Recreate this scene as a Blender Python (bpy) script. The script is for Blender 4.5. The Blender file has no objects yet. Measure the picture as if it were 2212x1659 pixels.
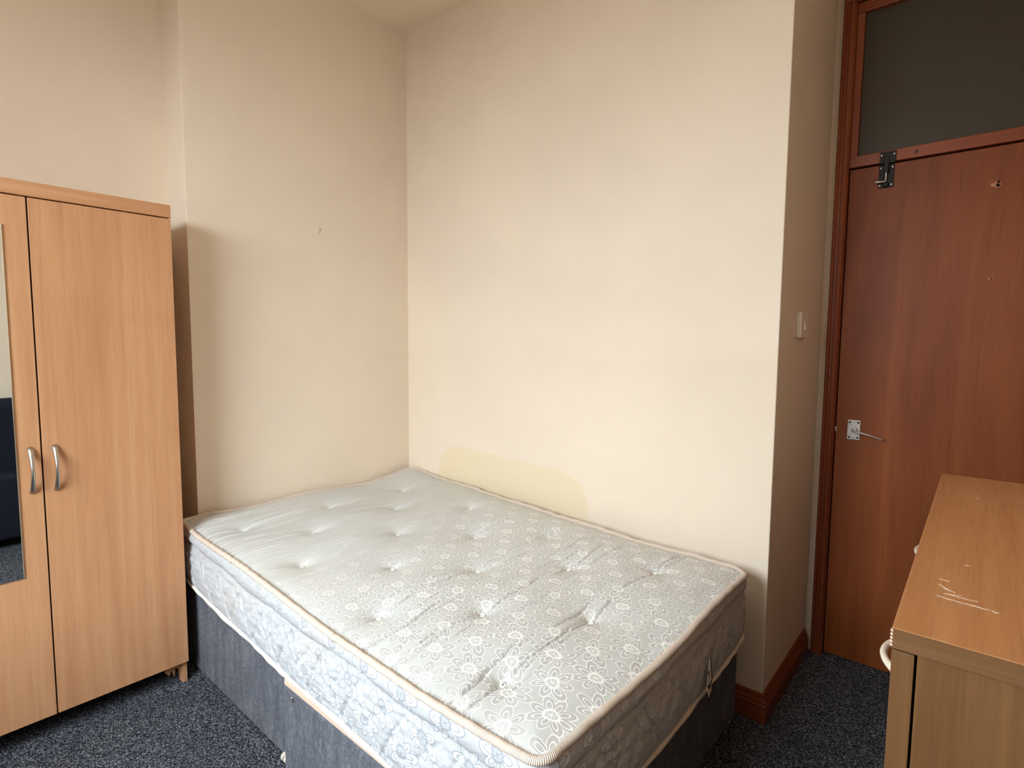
import bpy, bmesh, math, random
import numpy as np
from mathutils import Vector, Matrix, noise as mnoise

random.seed(7)
np.random.seed(7)
SC = bpy.context.scene
COL = SC.collection
PI = math.pi

# ------------------------------------------------------------------ camera
cam_d = bpy.data.cameras.new('camera')
cam_d.sensor_fit = 'HORIZONTAL'
cam_d.sensor_width = 36.0
cam_d.lens = 1189.8 / 2212 * 36.0
cam_d.clip_start = 0.02
cam = bpy.data.objects.new('camera', cam_d)
COL.objects.link(cam)
R0 = (0.76008052, 0.64978158, 0.00784285)      # right
R1 = (0.05850258, -0.0564032, -0.99669259)     # down
R2 = (-0.64719013, 0.75802545, -0.08088487)    # forward
M = Matrix(((R0[0], -R1[0], -R2[0], 0), (R0[1], -R1[1], -R2[1], 0),
            (R0[2], -R1[2], -R2[2], 1.28), (0, 0, 0, 1)))
cam.matrix_world = M
SC.camera = cam

# ------------------------------------------------------------------ world, daylight, exposure
w = bpy.data.worlds.new('world')
SC.world = w
w.use_nodes = True
w.node_tree.nodes['Background'].inputs[0].default_value = (0.80, 0.90, 1.0, 1)
w.node_tree.nodes['Background'].inputs[1].default_value = 1.2

WX0, WX1, WZ0, WZ1, WY = -1.70, -0.45, 0.88, 2.25, -0.95      # window opening in the wall behind the camera


def area(name, loc, rot, sx, sy, power, color):
    l = bpy.data.lights.new(name, 'AREA')
    l.shape = 'RECTANGLE'
    l.size, l.size_y, l.energy, l.color = sx, sy, power, color
    o = bpy.data.objects.new(name, l)
    o.location, o.rotation_euler = loc, rot
    COL.objects.link(o)
    return o


# overcast sky seen from the window: a broad panel outside, from the horizon up
area('sky_daylight', ((WX0 + WX1) / 2, WY - 1.75, 3.55), (math.radians(76), 0, 0), 5.0, 3.6, 1080, (0.80, 0.915, 1.0))

# added warm fill light, unseen overhead, to soften the contrast
_l = bpy.data.lights.new('added_fill_light', 'POINT')
_l.energy, _l.color, _l.shadow_soft_size = 5.5, (1.0, 0.95, 0.88), 0.16
_lo = bpy.data.objects.new('added_fill_light', _l); _lo.location = (-0.75, 0.15, 2.52); COL.objects.link(_lo)

SC.view_settings.view_transform = 'Standard'
SC.view_settings.look = 'None'
SC.view_settings.gamma = 1
SC.view_settings.use_curve_mapping = False
SC.view_settings.exposure = 0.65


# ------------------------------------------------------------------ node helpers
def lin(c):
    return tuple((v / 12.92 if v <= 0.04045 else ((v + 0.055) / 1.055) ** 2.4) for v in [x / 255 for x in c]) + (1,)


class X:
    """a scalar socket with arithmetic"""
    def __init__(s, nt, so): s.nt, s.so = nt, so

    def op(s, o, b=None, c=None, clamp=False):
        n = s.nt.nodes.new('ShaderNodeMath'); n.operation = o; n.use_clamp = clamp
        for i, v in enumerate((s, b, c)):
            if v is None: continue
            if isinstance(v, X): s.nt.links.new(v.so, n.inputs[i])
            else: n.inputs[i].default_value = v
        return X(s.nt, n.outputs[0])

    def __add__(s, b): return s.op('ADD', b)
    __radd__ = __add__
    def __sub__(s, b): return s.op('SUBTRACT', b)
    def __rsub__(s, b): return (s * -1) + b
    def __mul__(s, b): return s.op('MULTIPLY', b)
    __rmul__ = __mul__
    def __truediv__(s, b): return s.op('DIVIDE', b)
    def lt(s, b): return s.op('LESS_THAN', b)
    def gt(s, b): return s.op('GREATER_THAN', b)
    def abs(s): return s.op('ABSOLUTE')
    def max(s, b): return s.op('MAXIMUM', b)
    def min(s, b): return s.op('MINIMUM', b)
    def sqrt(s): return s.op('SQRT')
    def sin(s): return s.op('SINE')

    def step(s, a, b):          # smooth 0..1 ramp from a to b
        n = s.nt.nodes.new('ShaderNodeMapRange'); n.interpolation_type = 'SMOOTHSTEP'
        s.nt.links.new(s.so, n.inputs[0]); n.inputs[1].default_value = a; n.inputs[2].default_value = b
        n.inputs[3].default_value, n.inputs[4].default_value = (0, 1)
        return X(s.nt, n.outputs[0])


class Mat:
    def __init__(s, name, color=(200, 200, 200), rough=0.6, spec=0.5, metal=0.0):
        s.m = bpy.data.materials.new(name); s.m.use_nodes = True
        s.nt = s.m.node_tree
        s.b = s.nt.nodes['Principled BSDF']
        s.b.inputs['Base Color'].default_value = lin(color)
        s.b.inputs['Roughness'].default_value = rough
        s.b.inputs['Specular IOR Level'].default_value = spec
        s.b.inputs['Metallic'].default_value = metal
        s.coord = None

    def co(s, kind='Object'):
        if not s.coord: s.coord = s.nt.nodes.new('ShaderNodeTexCoord')
        return s.coord.outputs[kind]

    def xyz(s, kind='Object'):
        n = s.nt.nodes.new('ShaderNodeSeparateXYZ'); s.nt.links.new(s.co(kind), n.inputs[0])
        return [X(s.nt, n.outputs[i]) for i in range(3)]

    def vec(s, a, b, c):
        n = s.nt.nodes.new('ShaderNodeCombineXYZ')
        for i, v in enumerate((a, b, c)):
            if isinstance(v, X): s.nt.links.new(v.so, n.inputs[i])
            else: n.inputs[i].default_value = v
        return n.outputs[0]

    def noise(s, scale=(1, 1, 1), detail=3, rough=0.55, dist=0.0, src=None):
        mp = s.nt.nodes.new('ShaderNodeMapping'); mp.inputs['Scale'].default_value = scale
        s.nt.links.new(src or s.co(), mp.inputs[0])
        n = s.nt.nodes.new('ShaderNodeTexNoise'); n.inputs['Scale'].default_value = 1
        n.inputs['Detail'].default_value = detail; n.inputs['Roughness'].default_value = rough
        n.inputs['Distortion'].default_value = dist
        s.nt.links.new(mp.outputs[0], n.inputs['Vector'])
        return X(s.nt, n.outputs[0])

    def vor(s, scale, feature='F1', out='Distance', src=None):
        n = s.nt.nodes.new('ShaderNodeTexVoronoi'); n.feature = feature; n.inputs['Scale'].default_value = scale
        s.nt.links.new(src or s.co(), n.inputs['Vector'])
        return n.outputs[out]

    def ramp(s, x, stops):
        n = s.nt.nodes.new('ShaderNodeValToRGB'); s.nt.links.new(x.so if isinstance(x, X) else x, n.inputs[0])
        e = n.color_ramp.elements
        while len(e) < len(stops): e.new(0.5)
        for i, (p, c) in enumerate(stops): e[i].position = p; e[i].color = lin(c)
        return n.outputs[0]

    def mix(s, f, a, b, mode='MIX'):
        n = s.nt.nodes.new('ShaderNodeMix'); n.data_type = 'RGBA'; n.blend_type = mode
        if isinstance(f, X): s.nt.links.new(f.so, n.inputs[0])
        else: n.inputs[0].default_value = f
        for i, v in ((6, a), (7, b)):
            if isinstance(v, tuple): n.inputs[i].default_value = lin(v) if len(v) == 3 else v
            else: s.nt.links.new(v, n.inputs[i])
        return n.outputs[2]

    def color(s, so): s.nt.links.new(so, s.b.inputs['Base Color']); return s

    def rough(s, x, a, b):
        n = s.nt.nodes.new('ShaderNodeMapRange'); s.nt.links.new(x.so, n.inputs[0])
        n.inputs[3].default_value, n.inputs[4].default_value = a, b
        s.nt.links.new(n.outputs[0], s.b.inputs['Roughness']); return s

    def bump(s, h, dist=0.001, strength=1.0):
        n = s.nt.nodes.new('ShaderNodeBump'); n.inputs['Distance'].default_value = dist
        n.inputs['Strength'].default_value = strength
        s.nt.links.new(h.so if isinstance(h, X) else h, n.inputs['Height'])
        prev = s.b.inputs['Normal'].links
        if prev: s.nt.links.new(prev[0].from_socket, n.inputs['Normal'])
        s.nt.links.new(n.outputs[0], s.b.inputs['Normal']); return s


# ------------------------------------------------------------------ materials
def paint(name, base=(237, 220, 198), stain=False):
    m = Mat(name, base, 0.62, 0.35)
    n1 = m.noise((1.6, 1.6, 1.6), 3, 0.6)
    n2 = m.noise((220, 220, 220), 3, 0.7)
    n3 = m.noise((9, 9, 9), 4, 0.6)
    a = tuple(int(v * 1.012) for v in base); b = tuple(int(v * 0.985) for v in base)
    c = m.ramp(n1, [(0.35, a), (0.65, b)])
    c = m.mix(n3.step(0.60, 0.85) * 0.12, c, tuple(int(v * 0.9) for v in base))
    if stain:   # yellowed area left behind on the plaster, where a headboard or pillows rubbed
        x, y, z = m.xyz()
        wob = (m.noise((7, 7, 7), 2) - 0.5) * 0.03
        qx = ((x + 1.66 + wob).abs() - 0.30).max(0.0)
        qz = ((z - 0.50 + x * 0.03 + 0.05).abs() - 0.07).max(0.0)
        d = (qx * qx + qz * qz).sqrt()
        mask = 1 - (d + wob * 0.4).step(0.150, 0.172)
        c = m.mix(mask * 0.6, c, (230, 210, 170))
    m.color(c)
    m.bump(n2, 0.0006, 0.5).bump(n3, 0.004, 0.25)
    return m


def beech(name, axis, base=(198, 144, 102), dark=(182, 128, 88), light=(208, 158, 116), rough=0.42):
    """fine straight grained beech foil; axis = direction the grain runs"""
    m = Mat(name, base, rough, 0.4)
    sc = [34, 34, 34]; sc[axis] = 1.1
    sf = [300, 300, 300]; sf[axis] = 7
    sb = [5, 5, 5]; sb[axis] = 0.7
    warp = m.noise(tuple(sb), 2, 0.5)
    broad = m.noise(tuple(sc), 3, 0.6, 0.6)
    fine = m.noise(tuple(sf), 2, 0.5)
    t = broad * 0.55 + warp * 0.45
    c = m.ramp(t, [(0.32, dark), (0.5, base), (0.68, light)])
    fl = fine.step(0.52, 0.70)
    c = m.mix(fl * 0.22, c, tuple(int(v * 0.82) for v in dark))
    m.color(c)
    m.rough(fine, rough - 0.05, rough + 0.12)
    m.bump(fine, 0.0003, 0.4)
    return m


def redwood(name, base, dark, light, rough=0.4, axis=2, scale=1.0):
    m = Mat(name, base, rough, 0.22)
    s1 = [9 * scale] * 3; s1[axis] = 0.9 * scale
    s2 = [130 * scale] * 3; s2[axis] = 4
    s3 = [1.8] * 3; s3[axis] = 0.8
    a = m.noise(tuple(s1), 4, 0.6, 1.2); f = m.noise(tuple(s2), 2, 0.5); g = m.noise(tuple(s3), 2)
    t = a * 0.5 + g * 0.5
    c = m.ramp(t, [(0.33, dark), (0.5, base), (0.67, light)])
    c = m.mix(f.step(0.5, 0.75) * 0.25, c, tuple(int(v * 0.75) for v in dark))
    m.color(c); m.bump(f, 0.0004, 0.4)
    return m


M_wall = paint('cream_wall_paint')
M_wall_stain = paint('cream_wall_paint_marked', stain=True)
M_ceil = paint('ceiling_paint', (242, 226, 202))
M_beech_v = beech('beech_vertical', 2)
M_beech_y = beech('beech_across', 1)
M_beech_cut = beech('beech_edge', 2, (196, 142, 96), (170, 118, 76), (206, 156, 110))
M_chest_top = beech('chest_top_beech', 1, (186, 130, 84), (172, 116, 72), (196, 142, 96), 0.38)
M_chest_edge_shade = beech('chest_edge_shade', 0, (116, 81, 50), (100, 68, 42), (130, 94, 62))  # same board as the top, with the near edge's shade in the colour
M_chest_side_shaded = beech('chest_side_beech_shaded', 2, (116, 80, 46), (100, 67, 38), (130, 92, 56))  # beech darkened: the weaker light on these faces is put into the colour
M_door = redwood('door_veneer', (132, 68, 30), (110, 52, 22), (148, 82, 38), 0.5)
M_trim = redwood('stained_pine_trim', (132, 66, 38), (104, 46, 26), (150, 80, 48), 0.38)
M_trim_y = redwood('stained_pine_trim_long', (132, 66, 38), (104, 46, 26), (150, 80, 48), 0.38, 1)
M_trim_x = redwood('stained_pine_trim_across', (132, 66, 38), (104, 46, 26), (150, 80, 48), 0.38, 0)
M_dark = Mat('dark_gap', (22, 14, 10), 0.9, 0.1)
M_black = Mat('black_metal', (30, 24, 16), 0.6, 0.3)
M_steel = Mat('brushed_steel', (196, 190, 182), 0.32, 0.5, 1.0)
M_alu = Mat('satin_aluminium', (196, 190, 182), 0.5, 0.5, 0.55)
M_alu.color(M_alu.ramp(M_alu.noise((60, 60, 60), 3), [(0.3, (168, 160, 150)), (0.7, (206, 200, 192))]))
M_white = Mat('white_plastic', (226, 214, 196), 0.35, 0.5)
M_castor = Mat('castor_plastic', (214, 206, 190), 0.3, 0.5)
M_mirror = Mat('mirror_glass', (232, 236, 234), 0.01, 0.5, 1.0)
M_bevel = Mat('mirror_edge', (236, 226, 200), 0.15, 0.5, 0.8)
M_scratch = Mat('scratched_bare_board', (226, 206, 184), 0.8, 0.2)
M_pane = Mat('dark_obscured_glass', (70, 66, 52), 0.5, 0.25)
M_pane.color(M_pane.ramp(M_pane.noise((2, 2, 2), 3), [(0.35, (66, 54, 40)), (0.65, (68, 62, 46))]))
M_navy = Mat('navy_fabric', (26, 28, 38), 0.95, 0.2)
M_navy.bump(M_navy.noise((400, 400, 400), 2), 0.0008, 0.6)

# carpet: dark blue-grey loop pile with pale flecks
M_carpet = Mat('carpet_pile', (50, 54, 64), 0.98, 0.1)
_v = M_carpet.vor(330.0, out='Color')
_s = M_carpet.nt.nodes.new('ShaderNodeSeparateColor'); M_carpet.nt.links.new(_v, _s.inputs[0])
_r = X(M_carpet.nt, _s.outputs[0])
_n = M_carpet.noise((240, 240, 240), 3, 0.7)
_g = M_carpet.noise((3, 3, 3), 2)
_c = M_carpet.ramp(_r * 0.55 + _n * 0.45, [(0.30, (26, 28, 34)), (0.48, (54, 57, 66)), (0.62, (98, 100, 108)), (0.78, (160, 160, 162))])
M_carpet.color(M_carpet.mix(_g.step(0.35, 0.7) * 0.22, _c, (40, 44, 54)))
M_carpet.bump(_n + _r * 0.8, 0.004, 0.9)

# divan: grey-blue chenille
M_divan = Mat('grey_divan_fabric', (104, 108, 118), 0.95, 0.15)
_n = M_divan.noise((260, 260, 90), 3, 0.7); _m = M_divan.noise((30, 30, 9), 3, 0.6)
M_divan.color(M_divan.ramp(_n * 0.65 + _m * 0.35, [(0.33, (70, 71, 77)), (0.5, (93, 94, 100)), (0.68, (128, 128, 132))]))
M_divan.bump(_n, 0.001, 0.6)
M_ticking = Mat('cream_ticking', (214, 184, 162), 0.85, 0.2)
M_ticking.bump(M_ticking.noise((40, 40, 40), 3), 0.002, 0.5)


# mattress damask ---------------------------------------------------------------
def damask(m, u, v, R, n1=7, phase=0.0):
    """one flower around (0,0): returns (petal fill, outline) masks"""
    nt = m.nt
    r = (u * u + v * v).sqrt() / R
    th = v.op('ARCTAN2', u) + phase
    sz = (th * 2.0 + 0.8).sin() * 0.11 + (th * 3.0 + phase).sin() * 0.07 + 0.94           # petals of uneven size
    rr = r / sz
    a = ((th / (2 * PI)) * n1).op('FRACT') - 0.5
    l = rr * (a * (2 * PI / n1)).sin()
    p = rr - 0.62
    d = ((p * p) / (0.38 * 0.38) + (l * l) / (0.235 * 0.235)).sqrt()
    fill = 1 - d.step(0.80, 0.90)
    line = d.step(0.87, 0.94) * (1 - d.step(1.02, 1.09))
    p2 = rr - 0.50
    d2 = ((p2 * p2) / (0.22 * 0.22) + (l * l) / (0.11 * 0.11)).sqrt()
    line2 = d2.step(0.74, 0.88) * (1 - d2.step(1.06, 1.20))
    lb = rr * ((((th / (2 * PI)) * n1).op('FRACT') * -1 + 1).min(((th / (2 * PI)) * n1).op('FRACT')) * (2 * PI / n1)).sin()
    spoke = (1 - lb.abs().step(0.006, 0.022)) * (1 - rr.step(0.22, 0.36))
    ring = rr.step(0.0, 0.02) * (1 - rr.step(0.06, 0.09)) * 0.0
    line = line.max(line2).max(spoke).max(ring)
    line = line * (1 - rr.step(1.0, 1.06))
    return fill * (1 - rr.step(1.0, 1.04)), line


def damask_field(m, x, y, px, py, x0, y0, R):
    out_f = out_l = None
    for k, (ox, oy, ph, n) in enumerate(((0, 0, 0.35, 8), (0.5, 0.5, 1.05, 7))):
        u = ((x - x0) / px - ox).op('FRACT') - 0.5
        v = ((y - y0) / py - oy).op('FRACT') - 0.5
        f, l = damask(m, u * px, v * py, R, n, ph)
        out_f = f if out_f is None else out_f.max(f)
        out_l = l if out_l is None else out_l.max(l)
    return out_f, out_l


def mattress_top_mat():
    m = Mat('mattress_damask', (214, 210, 200), 0.6, 0.3)
    x, y, z = m.xyz()
    n = m.noise((16, 16, 16), 3)
    wx = (n - 0.5) * 0.012
    wy = (m.noise((14, 19, 16), 3) - 0.5) * 0.012
    f, l = damask_field(m, x + wx, y + wy, 0.111, 0.155, MX - 0.0, MY, 0.0545)
    # the damask pattern gets weaker towards the head end
    faded = (x + (y - 0.4) * 0.25).step(0.55, 1.30) * 0.92 + 0.08
    faded = faded * (m.noise((5, 5, 5), 2).step(0.25, 0.5) * 0.5 + 0.5)
    weave = m.noise((700, 700, 700), 2)
    base = m.ramp(m.noise((3.5, 3.5, 3.5), 4), [(0.3, (200, 201, 197)), (0.7, (209, 210, 206))])
    c = m.mix(f * faded, base, (194, 193, 191))
    c = m.mix(l * faded, c, (250, 249, 245))
    blot = m.noise((2.4, 2.4, 2.4), 4, 0.6).step(0.60, 0.75)
    c = m.mix(blot * 0.16, c, (205, 188, 160))
    m.color(c)
    m.bump(l * faded * 0.8 + weave * 0.25, 0.0008, 0.7)
    m.rough(f * faded, 0.62, 0.42)
    return m


def mattress_side_mat():
    m = Mat('mattress_border_damask', (222, 219, 212), 0.6, 0.3)
    x, y, z = m.xyz()
    s = x + y            # runs round the border on both faces
    wx = (m.noise((14, 14, 14), 3) - 0.5) * 0.014
    f, l = damask_field(m, s + wx, z + wx, 0.135, 0.125, 0.02, 0.03, 0.047)
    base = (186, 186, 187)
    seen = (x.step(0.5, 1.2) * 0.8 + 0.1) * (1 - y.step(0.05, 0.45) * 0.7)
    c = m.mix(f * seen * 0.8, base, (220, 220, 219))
    c = m.mix(l * seen * 0.85, c, (146, 150, 158))  # darker outlines: the backlit look of the same damask, put into the colour
    blot = m.noise((3, 3, 3), 4, 0.6).step(0.52, 0.75)
    c = m.mix(blot * 0.22, c, (200, 180, 152))
    m.color(c)
    m.bump(l * 0.7 + m.noise((600, 600, 600), 2) * 0.3, 0.0008, 0.6)
    return m


MX, MY = 1.700, 0.182      # a flower centre, in mattress coordinates
M_mat_top = mattress_top_mat()
M_mat_side = mattress_side_mat()
M_tuft = Mat('white_tuft', (240, 238, 232), 0.7, 0.3)
M_cord = Mat('beige_piping', (224, 196, 170), 0.75, 0.3)
_uv = M_cord.xyz('UV')
_st = (_uv[0] * 1900.0 + _uv[1] * 6.2832 * 2.0).sin() * 0.5 + 0.5
M_cord.color(M_cord.mix(_st * 0.30, (224, 207, 191), (190, 165, 144)))
M_cord.bump(_st, 0.0012, 0.8)
M_cord_low = Mat('pale_piping', (234, 220, 204), 0.75, 0.3)
M_label = Mat('label_cloth', (222, 212, 200), 0.8, 0.2)
M_ink = Mat('label_ink', (52, 46, 52), 0.8, 0.2)

# thin window glass: clear, with a weak reflection
M_glass = bpy.data.materials.new('window_glass'); M_glass.use_nodes = True
_nt = M_glass.node_tree; _nt.nodes.clear()
_o = _nt.nodes.new('ShaderNodeOutputMaterial'); _mx = _nt.nodes.new('ShaderNodeMixShader')
_t = _nt.nodes.new('ShaderNodeBsdfTransparent'); _gl = _nt.nodes.new('ShaderNodeBsdfGlossy')
_gl.inputs['Roughness'].default_value = 0.02; _mx.inputs[0].default_value = 0.06
_nt.links.new(_t.outputs[0], _mx.inputs[1]); _nt.links.new(_gl.outputs[0], _mx.inputs[2]); _nt.links.new(_mx.outputs[0], _o.inputs[0])


# ------------------------------------------------------------------ mesh helpers
def mm(m): return m.m if isinstance(m, Mat) else m


def link(name, me, mat, parent=None, loc=None, smooth=False):
    if mat is not None: me.materials.append(mm(mat))
    o = bpy.data.objects.new(name, me); COL.objects.link(o)
    if parent is not None: o.parent = parent
    elif loc is not None: o.location = loc
    if smooth:
        for p in me.polygons: p.use_smooth = True
    return o


def base_of(parent):
    v = Vector((0, 0, 0)); p = parent
    while p is not None: v += p.location; p = p.parent
    return v


def from_bm(name, bm, mat, parent=None, loc=None, smooth=False):
    """bm holds world coordinates; the object gets its origin at its parent's base (or loc)"""
    off = base_of(parent) if parent is not None else Vector(loc or (0, 0, 0))
    bmesh.ops.translate(bm, vec=-off, verts=bm.verts)
    me = bpy.data.meshes.new(name); bm.to_mesh(me); bm.free()
    return link(name, me, mat, parent, loc, smooth)


def from_np(name, V, F, mat, parent=None, loc=None, smooth=True, uv=None):
    off = base_of(parent) if parent is not None else Vector(loc or (0, 0, 0))
    me = bpy.data.meshes.new(name)
    me.from_pydata([(a[0] - off.x, a[1] - off.y, a[2] - off.z) for a in V], [], F)
    if uv is not None:
        l = me.uv_layers.new(name='UVMap')
        for i, lp in enumerate(me.loops): l.data[i].uv = uv[i]
    me.update()
    return link(name, me, mat, parent, loc, smooth)


def add_box(bm, x0, x1, y0, y1, z0, z1, bev=0.0, seg=2):
    vs = [bm.verts.new((x, y, z)) for x in (x0, x1) for y in (y0, y1) for z in (z0, z1)]
    fs = [bm.faces.new([vs[i] for i in f]) for f in
          ((0, 1, 3, 2), (4, 6, 7, 5), (0, 4, 5, 1), (2, 3, 7, 6), (0, 2, 6, 4), (1, 5, 7, 3))]
    if bev > 0:
        es = list({e for f in fs for e in f.edges})
        bmesh.ops.bevel(bm, geom=es, offset=bev, segments=seg, affect='EDGES', profile=0.6)
    return bm


def box(name, x0, x1, y0, y1, z0, z1, mat, parent=None, bev=0.001, loc=None, seg=2):
    bm = bmesh.new(); add_box(bm, min(x0, x1), max(x0, x1), min(y0, y1), max(y0, y1), min(z0, z1), max(z0, z1), bev, seg)
    bmesh.ops.recalc_face_normals(bm, faces=bm.faces)
    return from_bm(name, bm, mat, parent, loc)


def prism(name, pts, axis, a0, a1, mat, parent=None, loc=None, bev=0.0, smooth=False):
    """extrude a 2-D polygon along an axis (0: pts=(y,z), 1: pts=(x,z), 2: pts=(x,y))"""
    bm = bmesh.new()
    def P(p, a):
        return (a, p[0], p[1]) if axis == 0 else (p[0], a, p[1]) if axis == 1 else (p[0], p[1], a)
    A = [bm.verts.new(P(p, a0)) for p in pts]; B = [bm.verts.new(P(p, a1)) for p in pts]
    bm.faces.new(A); bm.faces.new(B[::-1])
    n = len(pts)
    for i in range(n): bm.faces.new([A[i], B[i], B[(i + 1) % n], A[(i + 1) % n]])
    bmesh.ops.recalc_face_normals(bm, faces=bm.faces)
    if bev: bmesh.ops.bevel(bm, geom=list(bm.edges), offset=bev, segments=2, affect='EDGES')
    return from_bm(name, bm, mat, parent, loc, smooth)


def tube_geo(path, rad, seg=10, closed=False, flat=None):
    """rings along a path; rad scalar, list, or (ra, rb) in flat frame; returns V,F,UV"""
    P = np.array(path, float); n = len(P)
    if closed: T = np.roll(P, -1, 0) - np.roll(P, 1, 0)
    else: T = np.gradient(P, axis=0)
    T /= np.linalg.norm(T, axis=1)[:, None]
    V, F, UV = [], [], []
    up = np.array([0, 0, 1.0])
    if abs(T[0] @ up) > 0.9: up = np.array([1.0, 0, 0])
    prev = np.cross(T[0], up); prev /= np.linalg.norm(prev)
    L = np.concatenate([[0], np.cumsum(np.linalg.norm(np.diff(P, axis=0), axis=1))])
    for i in range(n):
        a = prev - T[i] * (prev @ T[i]); a /= np.linalg.norm(a); prev = a
        b = np.cross(T[i], a)
        r = rad[i] if hasattr(rad, '__len__') else rad
        for k in range(seg):
            t = 2 * PI * k / seg
            rb = r * (flat or 1.0)
            V.append(P[i] + a * math.cos(t) * r + b * math.sin(t) * rb)
    m = n if closed else n - 1
    for i in range(m):
        j = (i + 1) % n
        for k in range(seg):
            k2 = (k + 1) % seg
            F.append((i * seg + k, i * seg + k2, j * seg + k2, j * seg + k))
            l0 = L[i]; l1 = L[j] if j else L[i] + np.linalg.norm(P[0] - P[i])
            UV += [(l0, k / seg), (l0, (k + 1) / seg), (l1, (k + 1) / seg), (l1, k / seg)]
    if not closed:
        F.append(tuple(range(seg))[::-1]); F.append(tuple((n - 1) * seg + k for k in range(seg)))
        UV += [(0, 0)] * (2 * seg)
    return V, F, UV


def tube(name, path, rad, mat, parent=None, loc=None, seg=10, closed=False, flat=None):
    V, F, UV = tube_geo(path, rad, seg, closed, flat)
    return from_np(name, V, F, mat, parent, loc, True, UV)


def disc(name, c, axis, r, h, mat, parent=None, seg=16, loc=None, dome=0.0):
    """short cylinder from c along +-axis, with a slight dome"""
    ax = Vector(axis).normalized()
    q = Vector((0, 0, 1)).rotation_difference(ax).to_matrix()
    prof = [(r, 0), (r, h * 0.7), (r * 0.85, h), (r * 0.4, h + dome * 0.8), (0.0001, h + dome)]
    bm = bmesh.new(); rings = []
    for pr, ph in prof:
        rings.append([bm.verts.new(Vector(c) + q @ Vector((pr * math.cos(2 * PI * k / seg), pr * math.sin(2 * PI * k / seg), ph))) for k in range(seg)])
    for a, b in zip(rings, rings[1:]):
        for k in range(seg): bm.faces.new([a[k], a[(k + 1) % seg], b[(k + 1) % seg], b[k]])
    bm.faces.new(rings[0][::-1]); bm.faces.new(rings[-1])
    return from_bm(name, bm, mat, parent, loc, True)


def thing(name, label, cat, loc, group=None):
    o = bpy.data.objects.new(name, None); COL.objects.link(o)
    o.empty_display_size = 0.1; o.location = loc
    o['label'] = label; o['category'] = cat
    if group: o['group'] = group
    bpy.context.view_layer.update()
    return o


def struct(o, label=None, cat=None):
    o['kind'] = 'structure'
    if label: o['label'] = label
    if cat: o['category'] = cat
    return o


def copy_tree(o, parent=None):
    c = o.copy(); COL.objects.link(c)
    if parent is not None: c.parent = parent
    for ch in list(o.children): copy_tree(ch, c)
    return c


# ------------------------------------------------------------------ room shell
XA, XALC, YBR, YB, XE, YD, XR, HC = -2.36, -2.57, 0.828, 1.900, -0.500, 2.497, 0.44, 2.84
T = 0.10


# floor and ceiling
struct(box('floor', XALC - T, XR + T, WY - T, YD + T, -0.06, 0.0, M_carpet, None, 0, loc=(0, 0, 0)),
       'dark blue-grey flecked carpet covering the whole room', 'floor')
struct(box('ceiling', XALC - T, XR + T, WY - T, YD + T, HC, HC + 0.06, M_ceil, None, 0, loc=(0, 0, 0)),
       'cream painted ceiling above the bed corner', 'ceiling')


def wall_prism(name, pts, mat, label, z0=0.0, z1=HC, bev=0.0):
    """pts in plan; optional rounding of the vertical corner listed in bev=(index, radius)"""
    out = []
    for i, p in enumerate(pts):
        if bev and i in bev:
            r = bev[i]; a = Vector(pts[i - 1]); b = Vector(p); c = Vector(pts[(i + 1) % len(pts)])
            d1 = (a - b).normalized() * r; d2 = (c - b).normalized() * r
            for t in (0, 0.25, 0.5, 0.75, 1):
                q = b + d1 * (1 - t) ** 2 + d2 * t ** 2
                out.append((q.x, q.y))
        else: out.append(p)
    o = prism(name, out, 2, z0, z1, mat, None, loc=(0, 0, 0))
    return struct(o, label, 'wall')


wall_prism('wall_left', [(XALC - T, WY - T), (XALC, WY - T), (XALC, YBR), (XALC - T, YBR)], M_wall,
           'cream alcove wall set back behind the wardrobe')
wall_prism('wall_left_bay', [(XALC - T, YBR), (XALC, YBR), (XA, YBR), (XA, YB), (XA, YB + T), (XALC - T, YB + T)], M_wall,
           'cream chimney breast wall at the head of the bed', bev={2: 0.0025})
wall_prism('wall_back', [(XA, YB), (XE, YB), (XE, YD - 0.01), (XE - T, YD - 0.01), (XE - T, YB + T), (XA, YB + T)], M_wall_stain,
           'broad cream wall along the bed with a yellowed patch and a corner return', bev={1: 0.004})
# wall around the door: a plaster strip at its left, a lintel over it, a strip at its right
wall_prism('wall_door', [(XE - T, YD - 0.012), (XE, YD - 0.012), (XE + 0.032, YD - 0.012), (XE + 0.032, YD + T), (XE - T, YD + T)], M_wall,
           'narrow strip of cream wall beside the door frame', bev={})
wall_prism('wall_door_side', [(0.40, YD - 0.012), (XR + T, YD - 0.012), (XR + T, YD + T), (0.40, YD + T)], M_wall,
           'cream wall strip right of the door')
wall_prism('wall_over_door', [(XE + 0.032, YD - 0.012), (0.40, YD - 0.012), (0.40, YD + T), (XE + 0.032, YD + T)], M_wall,
           'cream wall above the door frame', z0=2.62)
wall_prism('wall_right', [(XR, WY - T), (XR + T, WY - T), (XR + T, YD - 0.012), (XR, YD - 0.012)], M_wall,
           'cream wall behind the chest of drawers')
# wall with the window behind the camera
for nm, pts, z0, z1 in (('wall_window_left', [(XALC, WY - T), (WX0, WY - T), (WX0, WY), (XALC, WY)], 0, HC),
                        ('wall_window_right', [(WX1, WY - T), (XR, WY - T), (XR, WY), (WX1, WY)], 0, HC),
                        ('wall_window_below', [(WX0, WY - T), (WX1, WY - T), (WX1, WY), (WX0, WY)], 0, WZ0),
                        ('wall_window_above', [(WX0, WY - T), (WX1, WY - T), (WX1, WY), (WX0, WY)], WZ1, HC)):
    wall_prism(nm, pts, M_wall, 'cream wall around the window behind the camera', z0, z1)

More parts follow.
